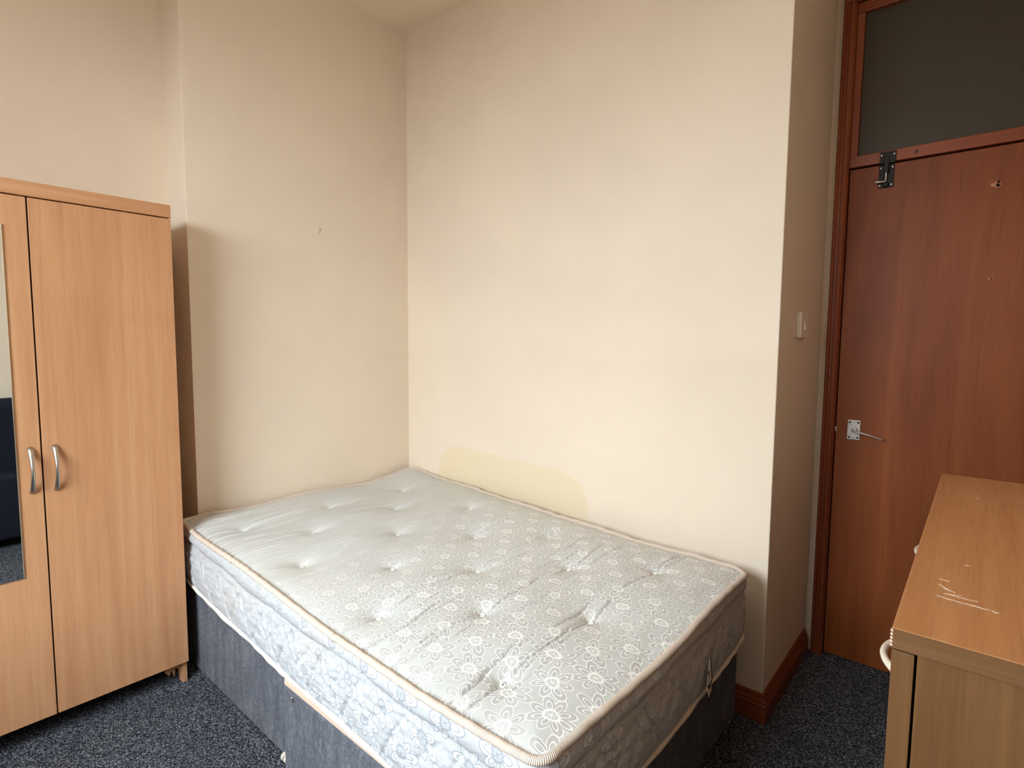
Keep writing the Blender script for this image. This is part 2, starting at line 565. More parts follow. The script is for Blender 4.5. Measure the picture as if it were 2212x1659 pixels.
# dark hallway behind the door
M_hall = Mat('hallway_paint', (120, 108, 86), 0.8, 0.2)
for nm, a in (('wall_hall', (XE - T, XR + T, YD + 1.1, YD + 1.16, 0, HC)), ('wall_hall_left', (XE - T - 0.05, XE - T, YD + T, YD + 1.16, 0, HC)),
              ('wall_hall_right', (XR + T, XR + T + 0.05, YD + T, YD + 1.16, 0, HC))):
    struct(box(nm, *a, M_hall, None, 0, loc=(0, 0, 0)), 'dim hallway wall beyond the door', 'wall')
struct(box('floor_hall', XE - T, XR + T, YD + T, YD + 1.1, -0.06, 0, M_carpet, None, 0, loc=(0, 0, 0)), 'dark carpet of the hallway beyond the door', 'floor')
struct(box('ceiling_hall', XE - T, XR + T, YD + T, YD + 1.1, HC, HC + 0.06, M_hall, None, 0, loc=(0, 0, 0)), 'hallway ceiling beyond the door', 'ceiling')
# sash window behind the camera
win = bpy.data.objects.new('window_1', None); COL.objects.link(win); win.location = ((WX0 + WX1) / 2, WY, WZ0)
struct(win, 'white sash window opposite the bed wall, the source of the daylight', 'window')
fw = 0.035
for a in ((WX0, WX0 + fw, WZ0, WZ1), (WX1 - fw, WX1, WZ0, WZ1)):
    box('window_frame', a[0], a[1], WY - 0.08, WY - 0.03, a[2], a[3], M_white, win)
for z in (WZ0, (WZ0 + WZ1) / 2 - fw / 2, WZ1 - fw):
    box('window_rail', WX0 + fw, WX1 - fw, WY - 0.075, WY - 0.035, z, z + fw, M_white, win)
for z in (WZ0 + fw, (WZ0 + WZ1) / 2 + fw / 2):
    box('window_pane', WX0 + fw, WX1 - fw, WY - 0.057, WY - 0.053, z, z + (WZ1 - WZ0) / 2 - 1.5 * fw, M_glass, win, 0)
box('window_sill', WX0 - 0.04, WX1 + 0.04, WY - 0.03, WY + 0.10, WZ0 - 0.03, WZ0, M_white, win, 0.004)


# baseboards: moulded profile, depth d outwards
def skirting_profile(h=0.095, d=0.018):
    return [(0, 0), (d, 0), (d, h * 0.62), (d * 0.80, h * 0.68), (d * 0.85, h * 0.74), (d * 0.50, h * 0.86), (d * 0.45, h * 0.95), (d * 0.25, h), (0, h)]


SP = skirting_profile()


def skirt(name, path, normals, label, mat):
    """sweep the profile along a plan path (mitred), normals = outward offset direction at each vertex"""
    bm = bmesh.new(); rings = []
    for (x, y), (nx, ny) in zip(path, normals):
        rings.append([bm.verts.new((x + nx * d, y + ny * d, h)) for d, h in SP])
    for a, b in zip(rings, rings[1:]):
        for k in range(len(SP)): bm.faces.new([a[k], b[k], b[(k + 1) % len(SP)], a[(k + 1) % len(SP)]])
    bm.faces.new(rings[0]); bm.faces.new(rings[-1][::-1])
    bmesh.ops.recalc_face_normals(bm, faces=bm.faces)
    return struct(from_bm(name, bm, mat, None, (0, 0, 0)), label, 'baseboard')


skirt('baseboard_back', [(XA, YB), (XE, YB)], [(0, -1), (1, -1)], 'stained wooden skirting board under the bed wall', M_trim_x)
skirt('baseboard_return', [(XE, YB), (XE, YD - 0.033)], [(1, -1), (1, 0)], 'stained wooden skirting board running to the door', M_trim_y)
skirt('baseboard_left', [(XALC, WY), (XALC, YBR)], [(1, 0), (1, 0)], 'stained wooden skirting board behind the wardrobe', M_trim_y)
skirt('baseboard_right', [(XR, WY), (XR, YD - 0.034)], [(-1, 0), (-1, 0)], 'stained wooden skirting board behind the chest', M_trim_y)

# ------------------------------------------------------------------ door, frame, transom
XL, XRD = -0.430, 0.330        # door leaf
ZD = 1.937
YF = YD - 0.032                 # front of the architrave

# moulded architrave, left / right / top (trim_1)
AP = [(0, 0), (0, 0.020), (0.005, 0.026), (0.010, 0.024), (0.013, 0.018), (0.022, 0.018), (0.025, 0.023), (0.036, 0.020), (0.042, 0.012), (0.042, 0)]


def arch(name, x0, sgn, z0, z1, parent):
    pts = [(x0 + sgn * u, YD - 0.012 - v) for u, v in AP]
    return prism(name, pts, 2, z0, z1, M_trim, parent)


fr = bpy.data.objects.new('trim_1', None); COL.objects.link(fr); fr.location = (0, YD, 0)
struct(fr, 'red-brown stained timber frame around the door and the pane above it', 'door frame')
arch('architrave', XE + 0.026, 1, 0, 2.62, fr)
arch('architrave', XRD + 0.07, -1, 0, 2.62, fr)
# jambs (left, right), stop, head and transom bar
box('jamb', XE + 0.066, XL - 0.003, YD - 0.022, YD + 0.09, 0, 2.60, M_trim, fr, 0.0015)
box('jamb', XRD + 0.003, XRD + 0.036, YD - 0.022, YD + 0.09, 0, 2.60, M_trim, fr, 0.0015)
box('glazing_stop', XL - 0.003, XL + 0.022, YD - 0.006, YD + 0.02, 1.985, 2.507, M_trim, fr, 0.002)
box('glazing_stop', XRD - 0.022, XRD + 0.003, YD - 0.006, YD + 0.02, 1.985, 2.507, M_trim, fr, 0.002)
box('transom_bar', XL - 0.003, XRD + 0.003, YD - 0.010, YD + 0.06, 1.943, 1.985, M_trim_x, fr, 0.003)
box('frame_head', XL - 0.003, XRD + 0.003, YD - 0.010, YD + 0.06, 2.507, 2.545, M_trim_x, fr, 0.003)
box('head_casing', XE + 0.032, XRD + 0.07, YD - 0.034, YD - 0.011, 2.545, 2.62, M_trim_x, fr, 0.004)
disc('knot', (-0.225, YD - 0.0105, 1.962), (0, -1, 0), 0.006, 0.0005, redwood('knot_wood', (70, 26, 16), (60, 22, 14), (80, 30, 18)), fr, 12)
pane = struct(box('window_2', XL + 0.020, XRD - 0.020, YD + 0.012, YD + 0.018, 1.983, 2.509, M_pane, None, 0, loc=(0, YD, 1.98)),
              'dark fixed glass pane above the door', 'window')

door = bpy.data.objects.new('door_1', None); COL.objects.link(door); door.location = (XL, YD, 0)
struct(door, 'flush brown veneered door with a lever handle and a black bolt', 'door')
box('door_leaf', XL, XRD, YD, YD + 0.04, 0.006, ZD, M_door, door, 0.0015)
# lever handle
hx0, hx1, hz0, hz1 = -0.390, -0.346, 0.898, 0.976
hp = box('handle_plate', hx0, hx1, YD - 0.006, YD, hz0, hz1, M_alu, door, 0.0025)
for sx in (hx0 + 0.008, hx1 - 0.008):
    for sz in (hz0 + 0.009, hz1 - 0.009):
        disc('screw', (sx, YD - 0.0058, sz), (0, -1, 0), 0.0036, 0.0008, M_dark, hp, 12)
disc('handle_boss', (-0.364, YD - 0.006, 0.938), (0, -1, 0), 0.0095, 0.012, M_alu, hp, 20)
lv = []
for i in range(14):
    t = i / 13
    lv.append((-0.366 + 0.098 * t, YD - 0.040 - 0.010 * math.sin(t * PI) + 0.006 * t, 0.936 - 0.004 * t - 0.020 * t * t))
tube('lever', [(-0.366, YD - 0.014, 0.937), (-0.366, YD - 0.030, 0.937)] + lv, [0.0055, 0.0055] + [0.0056 - 0.0030 * i / 13 for i in range(14)], M_alu, hp, seg=12, flat=0.8)
# latch tongue and a nick in the frame edge
box('latch', XL - 0.0028, XL + 0.003, YD - 0.004, YD + 0.002, 0.926, 0.944, M_alu, door, 0.001)
# black slide bolt across the leaf and the transom bar
bl = box('slide_bolt', -0.336, -0.288, YD - 0.0035, YD - 0.0002, 1.852, 1.936, M_black, door, 0.001)
box('bolt_keep', -0.334, -0.284, YD - 0.0145, YD - 0.0100, 1.938, 1.980, M_black, bl, 0.001)
box('bolt_housing', -0.320, -0.304, YD - 0.018, YD - 0.0034, 1.905, 1.962, M_black, bl, 0.003)
box('bolt_housing', -0.320, -0.304, YD - 0.016, YD - 0.0034, 1.854, 1.868, M_black, bl, 0.003)
tube('bolt_rod', [(-0.312, YD - 0.012, 1.958), (-0.312, YD - 0.012, 1.900), (-0.312, YD - 0.012, 1.8755), (-0.316, YD - 0.013, 1.8725), (-0.345, YD - 0.028, 1.871)],
     0.0036, M_steel, bl, seg=10)
for sx, sz in ((-0.330, 1.925), (-0.294, 1.925), (-0.331, 1.862), (-0.295, 1.862)):
    disc('screw', (sx, YD - 0.0034, sz), (0, -1, 0), 0.0032, 0.0008, M_alu, bl, 12)
for sx, sz in ((-0.329, 1.968), (-0.290, 1.968)):
    disc('screw', (sx, YD - 0.0144, sz), (0, -1, 0), 0.0034, 0.001, M_alu, bl, 12)


# chipped screw holes in the veneer, where a coat hook was
def chip(cx, cz, s, seed):
    rnd = random.Random(seed)
    bm = bmesh.new(); n = 11
    ring = [bm.verts.new((cx + s * (0.75 + 0.5 * rnd.random()) * math.cos(2 * PI * i / n), YD - 0.0002, cz + 0.8 * s * (0.7 + 0.6 * rnd.random()) * math.sin(2 * PI * i / n))) for i in range(n)]
    c = bm.verts.new((cx, YD - 0.0022, cz))
    for i in range(n): bm.faces.new([ring[i], ring[(i + 1) % n], c])
    o = from_bm('chipped_hole', bm, redwood('bare_chipped_wood', (176, 116, 74), (120, 60, 34), (196, 140, 96)), door)
    disc('hole', (cx + s * 0.25, YD - 0.0012, cz - s * 0.3), (0, -1, 0), s * 0.38, 0.001, M_dark, o, 10)
    disc('hole', (cx + s * 0.35, YD - 0.0010, cz + s * 0.55), (0, -1, 0), s * 0.26, 0.001, M_dark, o, 10)


chip(0.001, 1.812, 0.013, 3)
chip(0.004, 1.497, 0.006, 5)

# ------------------------------------------------------------------ light switch
sw = thing('light_switch', 'cream square light switch with a single rocker on the wall beside the door', 'light switch', (XE, 2.153, 1.338))
box('back_box', XE, XE + 0.010, 2.108, 2.196, 1.294, 1.382, M_white, sw, 0.002)
box('face_plate', XE + 0.010, XE + 0.016, 2.106, 2.198, 1.292, 1.384, M_wall, sw, 0.002)
rk = prism('rocker', [(XE + 0.016, 1.318), (XE + 0.024, 1.322), (XE + 0.017, 1.356), (XE + 0.016, 1.356)], 1, 2.142, 2.162, M_white, sw)
for yy in (2.118, 2.186):
    disc('screw', (XE + 0.0158, yy, 1.338), (1, 0, 0), 0.003, 0.0008, M_alu, sw, 10)

# painted-over hook on the chimney breast
hk = thing('wall_hook', 'tiny painted-over hook high on the wall at the bed head', 'hook', (XA, 1.376, 1.773))
tube('hook_loop', [(XA + 0.001, 1.368, 1.786), (XA + 0.004, 1.374, 1.789), (XA + 0.006, 1.382, 1.785), (XA + 0.006, 1.385, 1.778),
                   (XA + 0.005, 1.381, 1.771), (XA + 0.004, 1.378, 1.766), (XA + 0.002, 1.377, 1.760)], 0.0022, M_wall, hk, seg=8)
box('hook_base', XA, XA + 0.003, 1.370, 1.378, 1.758, 1.787, M_wall, hk, 0.001)

# pendant fitting added to go with the fill light, out of frame
pl_ = thing('added_pendant', 'plain white pendant fitting added out of view to carry the fill light', 'lamp', (-0.75, 0.15, HC))
disc('ceiling_rose', (-0.75, 0.15, HC), (0, 0, -1), 0.045, 0.022, M_white, pl_, 24)
tube('cord', [(-0.75, 0.15, HC - 0.02), (-0.75, 0.15, 2.66)], 0.003, M_white, pl_, seg=8)
disc('bulb_holder', (-0.75, 0.15, 2.68), (0, 0, -1), 0.018, 0.045, M_white, pl_, 16)

# ------------------------------------------------------------------ wardrobe
WF = -2.170
WY0, WY1 = -0.050, 0.710
wd = thing('wardrobe', 'tall beech-effect two-door wardrobe with a mirror on its left door', 'wardrobe', (-2.37, 0.33, 0))
zt0, zt1 = 1.690, 1.733
box('top_board', XALC + 0.02, WF, WY0 - 0.002, WY1 + 0.002, zt0, zt1, M_beech_y, wd, 0.0015)
for y0, y1 in ((WY0, WY0 + 0.016), (WY1 - 0.016, WY1)):
    # side panel stands on the floor, cut away towards its front foot
    prism('side_panel', [(XALC + 0.02, 0), (XALC + 0.06, 0), (XALC + 0.09, 0.045), (WF - 0.075, 0.045), (WF - 0.05, 0.0), (WF - 0.0185, 0), (WF - 0.0185, zt0), (XALC + 0.02, zt0)],
          1, y0, y1, M_beech_v, wd)
box('back_panel', XALC + 0.02, XALC + 0.024, WY0 + 0.016, WY1 - 0.016, 0.06, zt0, M_beech_cut, wd, 0)
box('bottom_shelf', XALC + 0.024, WF - 0.020, WY0 + 0.016, WY1 - 0.016, 0.085, 0.101, M_beech_y, wd, 0.0005)
box('inner_partition', XALC + 0.03, WF - 0.019, 0.322, 0.338, 0.101, zt0, M_dark, wd, 0)
# foot bracket: chipped plinth offcut behind the right foot
prism('foot_bracket', [(WY1 - 0.016, 0.086), (WY1 - 0.062, 0.086), (WY1 - 0.064, 0.046), (WY1 - 0.050, 0.030), (WY1 - 0.044, 0.048), (WY1 - 0.034, 0.020), (WY1 - 0.030, 0.052), (WY1 - 0.016, 0.040)],
      0, WF - 0.060, WF - 0.046, M_beech_cut, wd)
zb = 0.083
dl = box('wardrobe_door', WF - 0.0165, WF, WY0 + 0.001, 0.3285, zb, zt0 - 0.004, M_beech_v, wd, 0.0012)
dr = box('wardrobe_door', WF - 0.0165, WF, 0.3325, WY1 + 0.001, zb, zt0 - 0.004, M_beech_v, wd, 0.0012)
mi = box('mirror', WF, WF + 0.004, 0.008, 0.270, 0.547, 1.60, M_mirror, dl, 0)
for a in ((0.270, 0.2722, 0.547, 1.60), (0.006, 0.008, 0.547, 1.60)):
    box('mirror_edge', WF, WF + 0.0045, a[0], a[1], a[2], a[3], M_bevel, dl, 0.0005)


def bow_handle(parent, y, z0, z1, out=0.028, mat=M_steel, x=WF):
    pts, rad = [], []
    for i in range(25):
        t = i / 24
        s = math.sin(PI * t) ** 0.75
        pts.append((x - 0.002 + out * s, y, z0 + (z1 - z0) * t))
        rad.append(0.0085 - 0.0035 * math.sin(PI * t))
    tube('bow_handle', pts, rad, mat, parent, seg=14, flat=0.8)


bow_handle(dl, 0.304, 0.805, 0.940)
bow_handle(dr, 0.362, 0.803, 0.940)

# ------------------------------------------------------------------ divan base
BX0, BX1, BXM = -2.335, -0.570, -1.443
dv = thing('divan_bed_base', 'grey fabric divan bed base in two halves under the mattress', 'bed base', (-1.45, 1.3, 0))


def section(x0, x1, y0, y1, z0, z1, parent, bev=0.012):
    bm = bmesh.new(); add_box(bm, x0, x1, y0, y1, z0, z1, bev, 3)
    bmesh.ops.recalc_face_normals(bm, faces=bm.faces)
    return from_bm('base_section', bm, M_divan, parent, None, False)


s1 = section(BX0, BXM - 0.004, 0.757, 1.875, 0.010, 0.322, dv)
s2 = section(BXM, BX1, 0.706, 1.850, 0.012, 0.314, dv)
tk = box('ticking_pad', BXM + 0.003, BX1 - 0.006, 0.709, 1.846, 0.306, 0.328, M_ticking, dv, 0.006, seg=3)
rv = disc('rivet', (-1.386, 0.706, 0.294), (0, -1, 0), 0.0042, 0.003, M_steel, s2, 14, dome=0.002)
disc('rivet', (-1.383, 0.706, 0.286), (0, -1, 0), 0.003, 0.002, M_black, s2, 12, dome=0.001)


def castor(x, y, parent, fx=1):
    bm = bmesh.new(); seg = 20
    for k0, (xa_, xb_) in enumerate(((x - 0.014, x - 0.003), (x + 0.003, x + 0.014))):
        A = [bm.verts.new((xa_, y + 0.013 * math.cos(2 * PI * k / seg), 0.013 + 0.013 * math.sin(2 * PI * k / seg))) for k in range(seg)]
        B = [bm.verts.new((xb_, y + 0.013 * math.cos(2 * PI * k / seg), 0.013 + 0.013 * math.sin(2 * PI * k / seg))) for k in range(seg)]
        bm.faces.new(A[::-1]); bm.faces.new(B)
        for k in range(seg): bm.faces.new([A[k], A[(k + 1) % seg], B[(k + 1) % seg], B[k]])
    add_box(bm, x - 0.003, x + 0.003, y - 0.006, y + 0.006, 0.010, 0.030)
    bmesh.ops.recalc_face_normals(bm, faces=bm.faces)
    return from_bm('castor', bm, M_castor, parent, None, False)


castor(-1.530, 0.757, dv); castor(-2.28, 0.80, dv); castor(-2.28, 1.83, dv); castor(-1.56, 1.83, dv)
castor(-0.590, 1.815, dv); castor(-0.60, 0.80, dv); castor(-1.40, 0.80, dv); castor(-1.46, 1.80, dv)

# ------------------------------------------------------------------ mattress
MZ = 0.560          # height of the upper piping
mat_o = (-2.335, 0.70, 0.325)
mt = thing('mattress', 'worn off-white floral damask mattress with beige piping and tufts on the grey base', 'mattress', mat_o)
X0, X1 = -2.325, -0.530
NX, NY = 1000, 260


def ynear(x): # near long edge, slightly bowed
    return np.interp(x, [-2.33, -2.2, -1.83, -1.22, -0.83, -0.62, -0.53], [0.758, 0.748, 0.728, 0.706, 0.692, 0.698, 0.704])


def yfar(x):
    return np.interp(x, [-2.33, -2.25, -1.90, -1.55, -1.17, -0.86, -0.70, -0.53], [1.885, 1.885, 1.862, 1.835, 1.820, 1.800, 1.800, 1.795])


def rim_z(x, y):
    """height of the piping line: lifted in the wall corner, sagging between"""
    z = MZ + 0.016 * np.exp(-((x + 2.33) ** 2 + (y - 1.885) ** 2) / 0.02) - 0.010 * np.exp(-((x + 2.33) ** 2) / 0.01 - ((y - 1.58) ** 2) / 0.012)
    z = z + 0.006 * np.exp(-((x + 2.33) ** 2 + (y - 0.76) ** 2) / 0.04)
    far = np.clip((y - 1.6) / 0.2, 0, 1)
    z = z - 0.016 * far * np.clip((x + 1.9) / 0.9, 0, 1)
    z = z + 0.004 * np.sin(x * 7.0 + 1.2) * (1 - far) + 0.003 * np.sin(y * 11 + x * 3)
    return z


def to_outline(u, v):
    """u,v in [0,1] -> plan position inside the rounded, slightly bowed outline"""
    a, b, r = 0.8975, 0.55, 0.032 + 0.03 * (v > 0.5)
    X_ = (u - 0.5) * 2 * a; Y_ = (v - 0.5) * 2 * b
    cx_ = np.clip(X_, -(a - r), (a - r)); cy_ = np.clip(Y_, -(b - r), b - r)
    dx = X_ - cx_; dy = Y_ - cy_
    m = np.maximum(np.abs(dx), np.abs(dy)); l = np.hypot(dx, dy)
    k = np.where(l > 1e-9, m / np.maximum(l, 1e-9), 1.0)
    X_ = cx_ + dx * k; Y_ = cy_ + dy * k
    x = X0 + (X_ + a) / (2 * a) * (X1 - X0)
    t = (Y_ + b) / (2 * b)
    y = ynear(x) * (1 - t) + yfar(x) * t
    # the ends bow a little too
    bow = 0.012 * np.sin(PI * np.clip(t, 0, 1))
    x = x + np.where(u > 0.5, bow, -bow * 0.3) * np.abs(u - 0.5) * 2
    return x, y


TUFTS = []
for k, xc in enumerate((-2.075, -1.842, -1.602, -1.382, -1.168, -0.948, -0.728)):
    ys = (0.885, 1.250, 1.640) if k % 2 == 0 else (1.040, 1.420)
    if k == 6: ys = (0.830, 1.178, 1.560)
    if k == 4: ys = (0.837, 1.208, 1.597)
    if k == 2: ys = (0.868, 1.236, 1.625)
    if k == 5: ys = (1.002, 1.400)
    for y in ys: TUFTS.append((xc + random.uniform(-.008, .008), y + random.uniform(-.006, .006)))

rnd = random.Random(11)
CREASES = []        # (x, y0, y1, depth, width, wander, phase)
for x, y in TUFTS:
    dep = 0.0060 + 0.0050 * max(0, min(1, (x + 1.5) / 0.6))
    CREASES.append((x, y - rnd.uniform(0.10, 0.24), y, dep, 0.0036, 0.006, rnd.random() * 6))
    CREASES.append((x, y, y + rnd.uniform(0.10, 0.28), dep, 0.0036, 0.008, rnd.random() * 6))
for i in range(110):
    x = rnd.uniform(-2.25, -0.62)
    y0 = rnd.choice([rnd.uniform(0.70, 0.95), rnd.uniform(0.7, 1.55)])
    L = rnd.uniform(0.08, 0.32)
    CREASES.append((x, y0, y0 + L, rnd.uniform(0.002, 0.0075), rnd.uniform(0.0022, 0.0038), rnd.uniform(0.002, 0.008), rnd.random() * 6))
CREASES.append((-1.045, 0.69, 1.02, 0.012, 0.0036, 0.012, 1.0))
CREASES.append((-0.760, 0.70, 0.84, 0.012, 0.0036, 0.010, 2.0))


def top_height(x, y, edge):
    """edge: distance to the outline"""
    z = rim_z(x, y)
    z = z + 0.016 * (1 - np.exp(-edge / 0.05)) + 0.004 * np.sin(x * 5.1) * np.sin(y * 6.3 + 1)
    for tx, ty in TUFTS:
        d = np.hypot((x - tx) / 1.0, (y - ty) / 1.15)
        z = z - 0.021 * np.exp(-d / 0.024) - 0.008 * np.exp(-(d / 0.085) ** 2)
    for cx_, y0, y1, dep, wd_, wan, ph in CREASES:
        sel = np.abs(x - cx_) < 0.045
        if not sel.any(): continue
        t = (y - y0) / (y1 - y0)
        xc = cx_ + wan * np.sin(y * 17 + ph) * 0.8 + wan * 0.4 * np.sin(y * 29 + ph * 2) - (0.0 if wan < 0.01 else 0.6 * wan)
        pinch = 0.0
        f = np.clip(np.minimum(t, 1 - t) * 5, 0, 1); f = f * f * (3 - 2 * f)
        g = np.exp(-np.abs(x - xc) / wd_)
        roll = np.exp(-((x - xc) / (wd_ * 4.5)) ** 2)
        z = np.where(sel, z - dep * f * g + dep * 0.30 * f * roll, z)
    # fine parallel puckers along the near edge
    puck = np.sin(x * 190 + 3 * np.sin(y * 9)) * np.exp(-edge / 0.10)
    z = z + 0.0011 * puck * np.clip((-1.3 - x) / 0.4, 0.2, 1)
    z = z + 0.0006 * np.sin(x * 95 + y * 6 + 2 * np.sin(y * 13 + x * 4))
    return z


u = np.linspace(0, 1, NX); v = np.linspace(0, 1, NY)
U, Vv = np.meshgrid(u, v, indexing='ij')
Xg, Yg = to_outline(U, Vv)
edge = np.minimum(np.minimum(U, 1 - U) * 1.8, np.minimum(Vv, 1 - Vv) * 1.1)
Zg = top_height(Xg, Yg, edge)
Vt = np.stack([Xg.ravel(), Yg.ravel(), Zg.ravel()], 1)
Ft = [(i * NY + j, (i + 1) * NY + j, (i + 1) * NY + j + 1, i * NY + j + 1) for i in range(NX - 1) for j in range(NY - 1)]
top = from_np('mattress_top', Vt, Ft, M_mat_top, mt)

# perimeter samples, counter-clockwise from the near left corner
per = []
nl, ns = 420, 260
for i in range(nl): per.append((i / nl, 0.0))
for i in range(ns): per.append((1.0, i / ns))
for i in range(nl): per.append((1 - i / nl, 1.0))
for i in range(ns): per.append((0.0, 1 - i / ns))
per = np.array(per)
PX, PY = to_outline(per[:, 0], per[:, 1])
PXY = np.stack([PX, PY], 1)
Tn = np.roll(PXY, -1, 0) - np.roll(PXY, 1, 0); Tn /= np.linalg.norm(Tn, axis=1)[:, None]
Nn = np.stack([Tn[:, 1], -Tn[:, 0]], 1)         # outward
S = np.concatenate([[0], np.cumsum(np.linalg.norm(np.diff(PXY, axis=0), axis=1))])
RZ = top_height(PX, PY, np.zeros(len(PX)))
ZB = 0.344 + 0.002 * np.sin(S * 5) + 0.002 * np.sin(S * 11 + 1) + 0.010 * np.exp(-((PX + 2.33) ** 2) / 0.02)
NR = 46
rowsV = []
nz = np.array([[mnoise.noise(Vector((s * 9, r * 0.35, 0))) for r in range(NR)] for s in S])
nz2 = np.array([[mnoise.noise(Vector((s * 34 + r * 0.55, r * 0.30, 5))) for r in range(NR)] for s in S])
seam_z = 0.505 + 0.006 * np.sin(S * 6) + 0.004 * np.sin(S * 17)
wall_side = ((PY > 1.70) | (PX < -2.30)).astype(float)
for r in range(NR):
    t = r / (NR - 1)
    z = RZ * (1 - t) + ZB * t
    # upper roll, seam, quilted panel
    up = np.clip((RZ - z) / np.maximum(RZ - seam_z, 1e-3), 0, 1)
    lo = np.clip((seam_z - z) / np.maximum(seam_z - ZB, 1e-3), 0, 1)
    roll = 0.013 * np.sin(PI * up) ** 0.8
    panel = 0.015 * np.sin(PI * lo) ** 0.6
    off = np.where(z >= seam_z, roll, panel)
    # quilting: a zigzag of stitched lines across the lower panel
    per_l = 0.17
    tri = np.abs(((S / per_l) % 1.0) * 2 - 1)
    d1 = np.abs(lo - (0.08 + 0.84 * tri))
    tri2 = np.abs((((S + 0.055) / per_l) % 1.0) * 2 - 1)
    d2 = np.abs(lo - (0.10 + 0.5 * tri2))
    q = np.exp(-d1 / 0.05) * 0.0085 + np.exp(-d2 / 0.05) * 0.0055
    off = off - np.where(z < seam_z, q * np.clip(lo * 6, 0, 1) * np.clip((1 - lo) * 8, 0, 1), 0)
    off = off + nz[:, r] * 0.003 * np.where(lo > 0, 1, 0.4) + nz2[:, r] * 0.0036 * np.clip(1 - np.abs(lo - 0.15) * 3, 0.2, 1)
    # little gathers just under the top piping
    off = off + 0.0012 * np.sin(S * 260 + 2 * np.sin(S * 31)) * np.exp(-up / 0.25) * (z >= seam_z)
    off = off * (1 - 0.3 * wall_side)
    rowsV.append(np.stack([PX + Nn[:, 0] * off, PY + Nn[:, 1] * off, z], 1))
Vs = np.concatenate(rowsV, 0); n = len(PX)
Fs = [(r * n + i, r * n + (i + 1) % n, (r + 1) * n + (i + 1) % n, (r + 1) * n + i)[::-1] for r in range(NR - 1) for i in range(n)]
from_np('mattress_border', Vs, Fs, M_mat_side, mt)
# underside
bmu = bmesh.new(); bmu.faces.new([bmu.verts.new((PX[i], PY[i], ZB[i])) for i in range(0, n, 10)][::-1])
from_bm('underside', bmu, M_ticking, mt)
# piping cords
wob = 0.0010 * np.sin(S * 60 + 3 * np.sin(S * 7)) + 0.0014 * np.sin(S * 17)
pt = np.stack([PX + Nn[:, 0] * (0.003 + wob), PY + Nn[:, 1] * (0.003 + wob), RZ + 0.002 + wob], 1)
tube('top_piping', pt, 0.0088, M_cord, mt, seg=12, closed=True)
pb = np.stack([PX + Nn[:, 0] * (0.002 + wob), PY + Nn[:, 1] * (0.002 + wob), ZB], 1)
tube('bottom_piping', pb, 0.0078, M_cord_low, mt, seg=10, closed=True)


# tufts: small twisted loops of white yarn; one mesh, copied
def tuft_mesh():
    V, F, off = [], [], 0
    for k, (rx, tilt) in enumerate(((0.0058, 0.2), (0.0046, 1.1), (0.0040, 2.2))):
        path = []
        for i in range(12):
            t = 2 * PI * i / 12
            p = Vector((rx * math.cos(t), rx * 0.75 * math.sin(t), 0.0015 + 0.0018 * math.sin(t * 2 + k)))
            p = Matrix.Rotation(tilt, 3, 'Z') @ Matrix.Rotation(0.35 * k, 3, 'X') @ p
            path.append(p + Vector((0, 0, 0.0012 * k)))
        v_, f_, _ = tube_geo(path, 0.0019, 7, True)
        V += v_; F += [tuple(a + off for a in f) for f in f_]; off = len(V)
    me = bpy.data.meshes.new('tuft'); me.from_pydata([tuple(a) for a in V], [], F)
    for p in me.polygons: p.use_smooth = True
    me.materials.append(mm(M_tuft))
    return me


tm = tuft_mesh()
for tx, ty in TUFTS:
    i = int(np.argmin((Xg - tx) ** 2 + (Yg - ty) ** 2))
    tz = Zg.ravel()[i]
    o = bpy.data.objects.new('tuft', tm); COL.objects.link(o); o.parent = mt
    o.location = (tx - mat_o[0], ty - mat_o[1], tz - mat_o[2] + 0.0015)
    o.rotation_euler = (random.uniform(-.3, .3), random.uniform(-.3, .3), random.uniform(0, 6))
    o.scale = (1.25, 1.25, 1.1)

# sewn-in label hanging from the foot-end seam
lx = X1 + 0.037
lt = prism('label_tag', [(1.372, 0.452), (1.366, 0.418), (1.362, 0.378), (1.376, 0.350), (1.392, 0.364), (1.392, 0.398), (1.384, 0.430), (1.376, 0.456)], 0, lx, lx + 0.0015, M_label, mt)
prism('label_border', [(1.376, 0.458), (1.3795, 0.458), (1.396, 0.396), (1.3925, 0.394)], 0, lx + 0.0004, lx + 0.0022, M_ink, lt)
prism('label_print', [(1.364, 0.394), (1.370, 0.386), (1.375, 0.391), (1.381, 0.386), (1.387, 0.396), (1.391, 0.392), (1.389, 0.384), (1.377, 0.376), (1.366, 0.384)], 0, lx + 0.0014, lx + 0.0020, M_ink, lt)
prism('label_border', [(1.361, 0.376), (1.376, 0.347), (1.393, 0.362), (1.393, 0.358), (1.376, 0.342), (1.360, 0.370)], 0, lx + 0.0002, lx + 0.0018, M_ink, lt)
prism('label_print', [(1.364, 0.425), (1.369, 0.431), (1.372, 0.420), (1.366, 0.416)], 0, lx + 0.0014, lx + 0.0020, M_ink, lt)

# ------------------------------------------------------------------ chest of drawers
CZ, CX, CY0, CY1, CXR = 0.930, -0.066, 0.802, 1.862, 0.418
ch = thing('chest_of_drawers', 'beech-effect chest of drawers with a scratched top and white bow handles', 'chest of drawers', (0.18, 1.33, 0))
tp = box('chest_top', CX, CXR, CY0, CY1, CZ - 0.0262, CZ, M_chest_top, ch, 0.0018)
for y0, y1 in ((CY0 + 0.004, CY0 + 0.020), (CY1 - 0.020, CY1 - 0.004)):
    box('side_panel', CX + 0.0268, CXR - 0.004, y0, y1, 0, CZ - 0.0266, M_chest_side_shaded, ch, 0.0008)
box('back_panel', CXR - 0.010, CXR - 0.005, CY0 + 0.02, CY1 - 0.02, 0.05, CZ - 0.03, M_chest_side_shaded, ch, 0)
box('carcase_inside', CX + 0.030, CX + 0.034, CY0 + 0.02, CY1 - 0.02, 0.06, CZ - 0.03, M_dark, ch, 0)
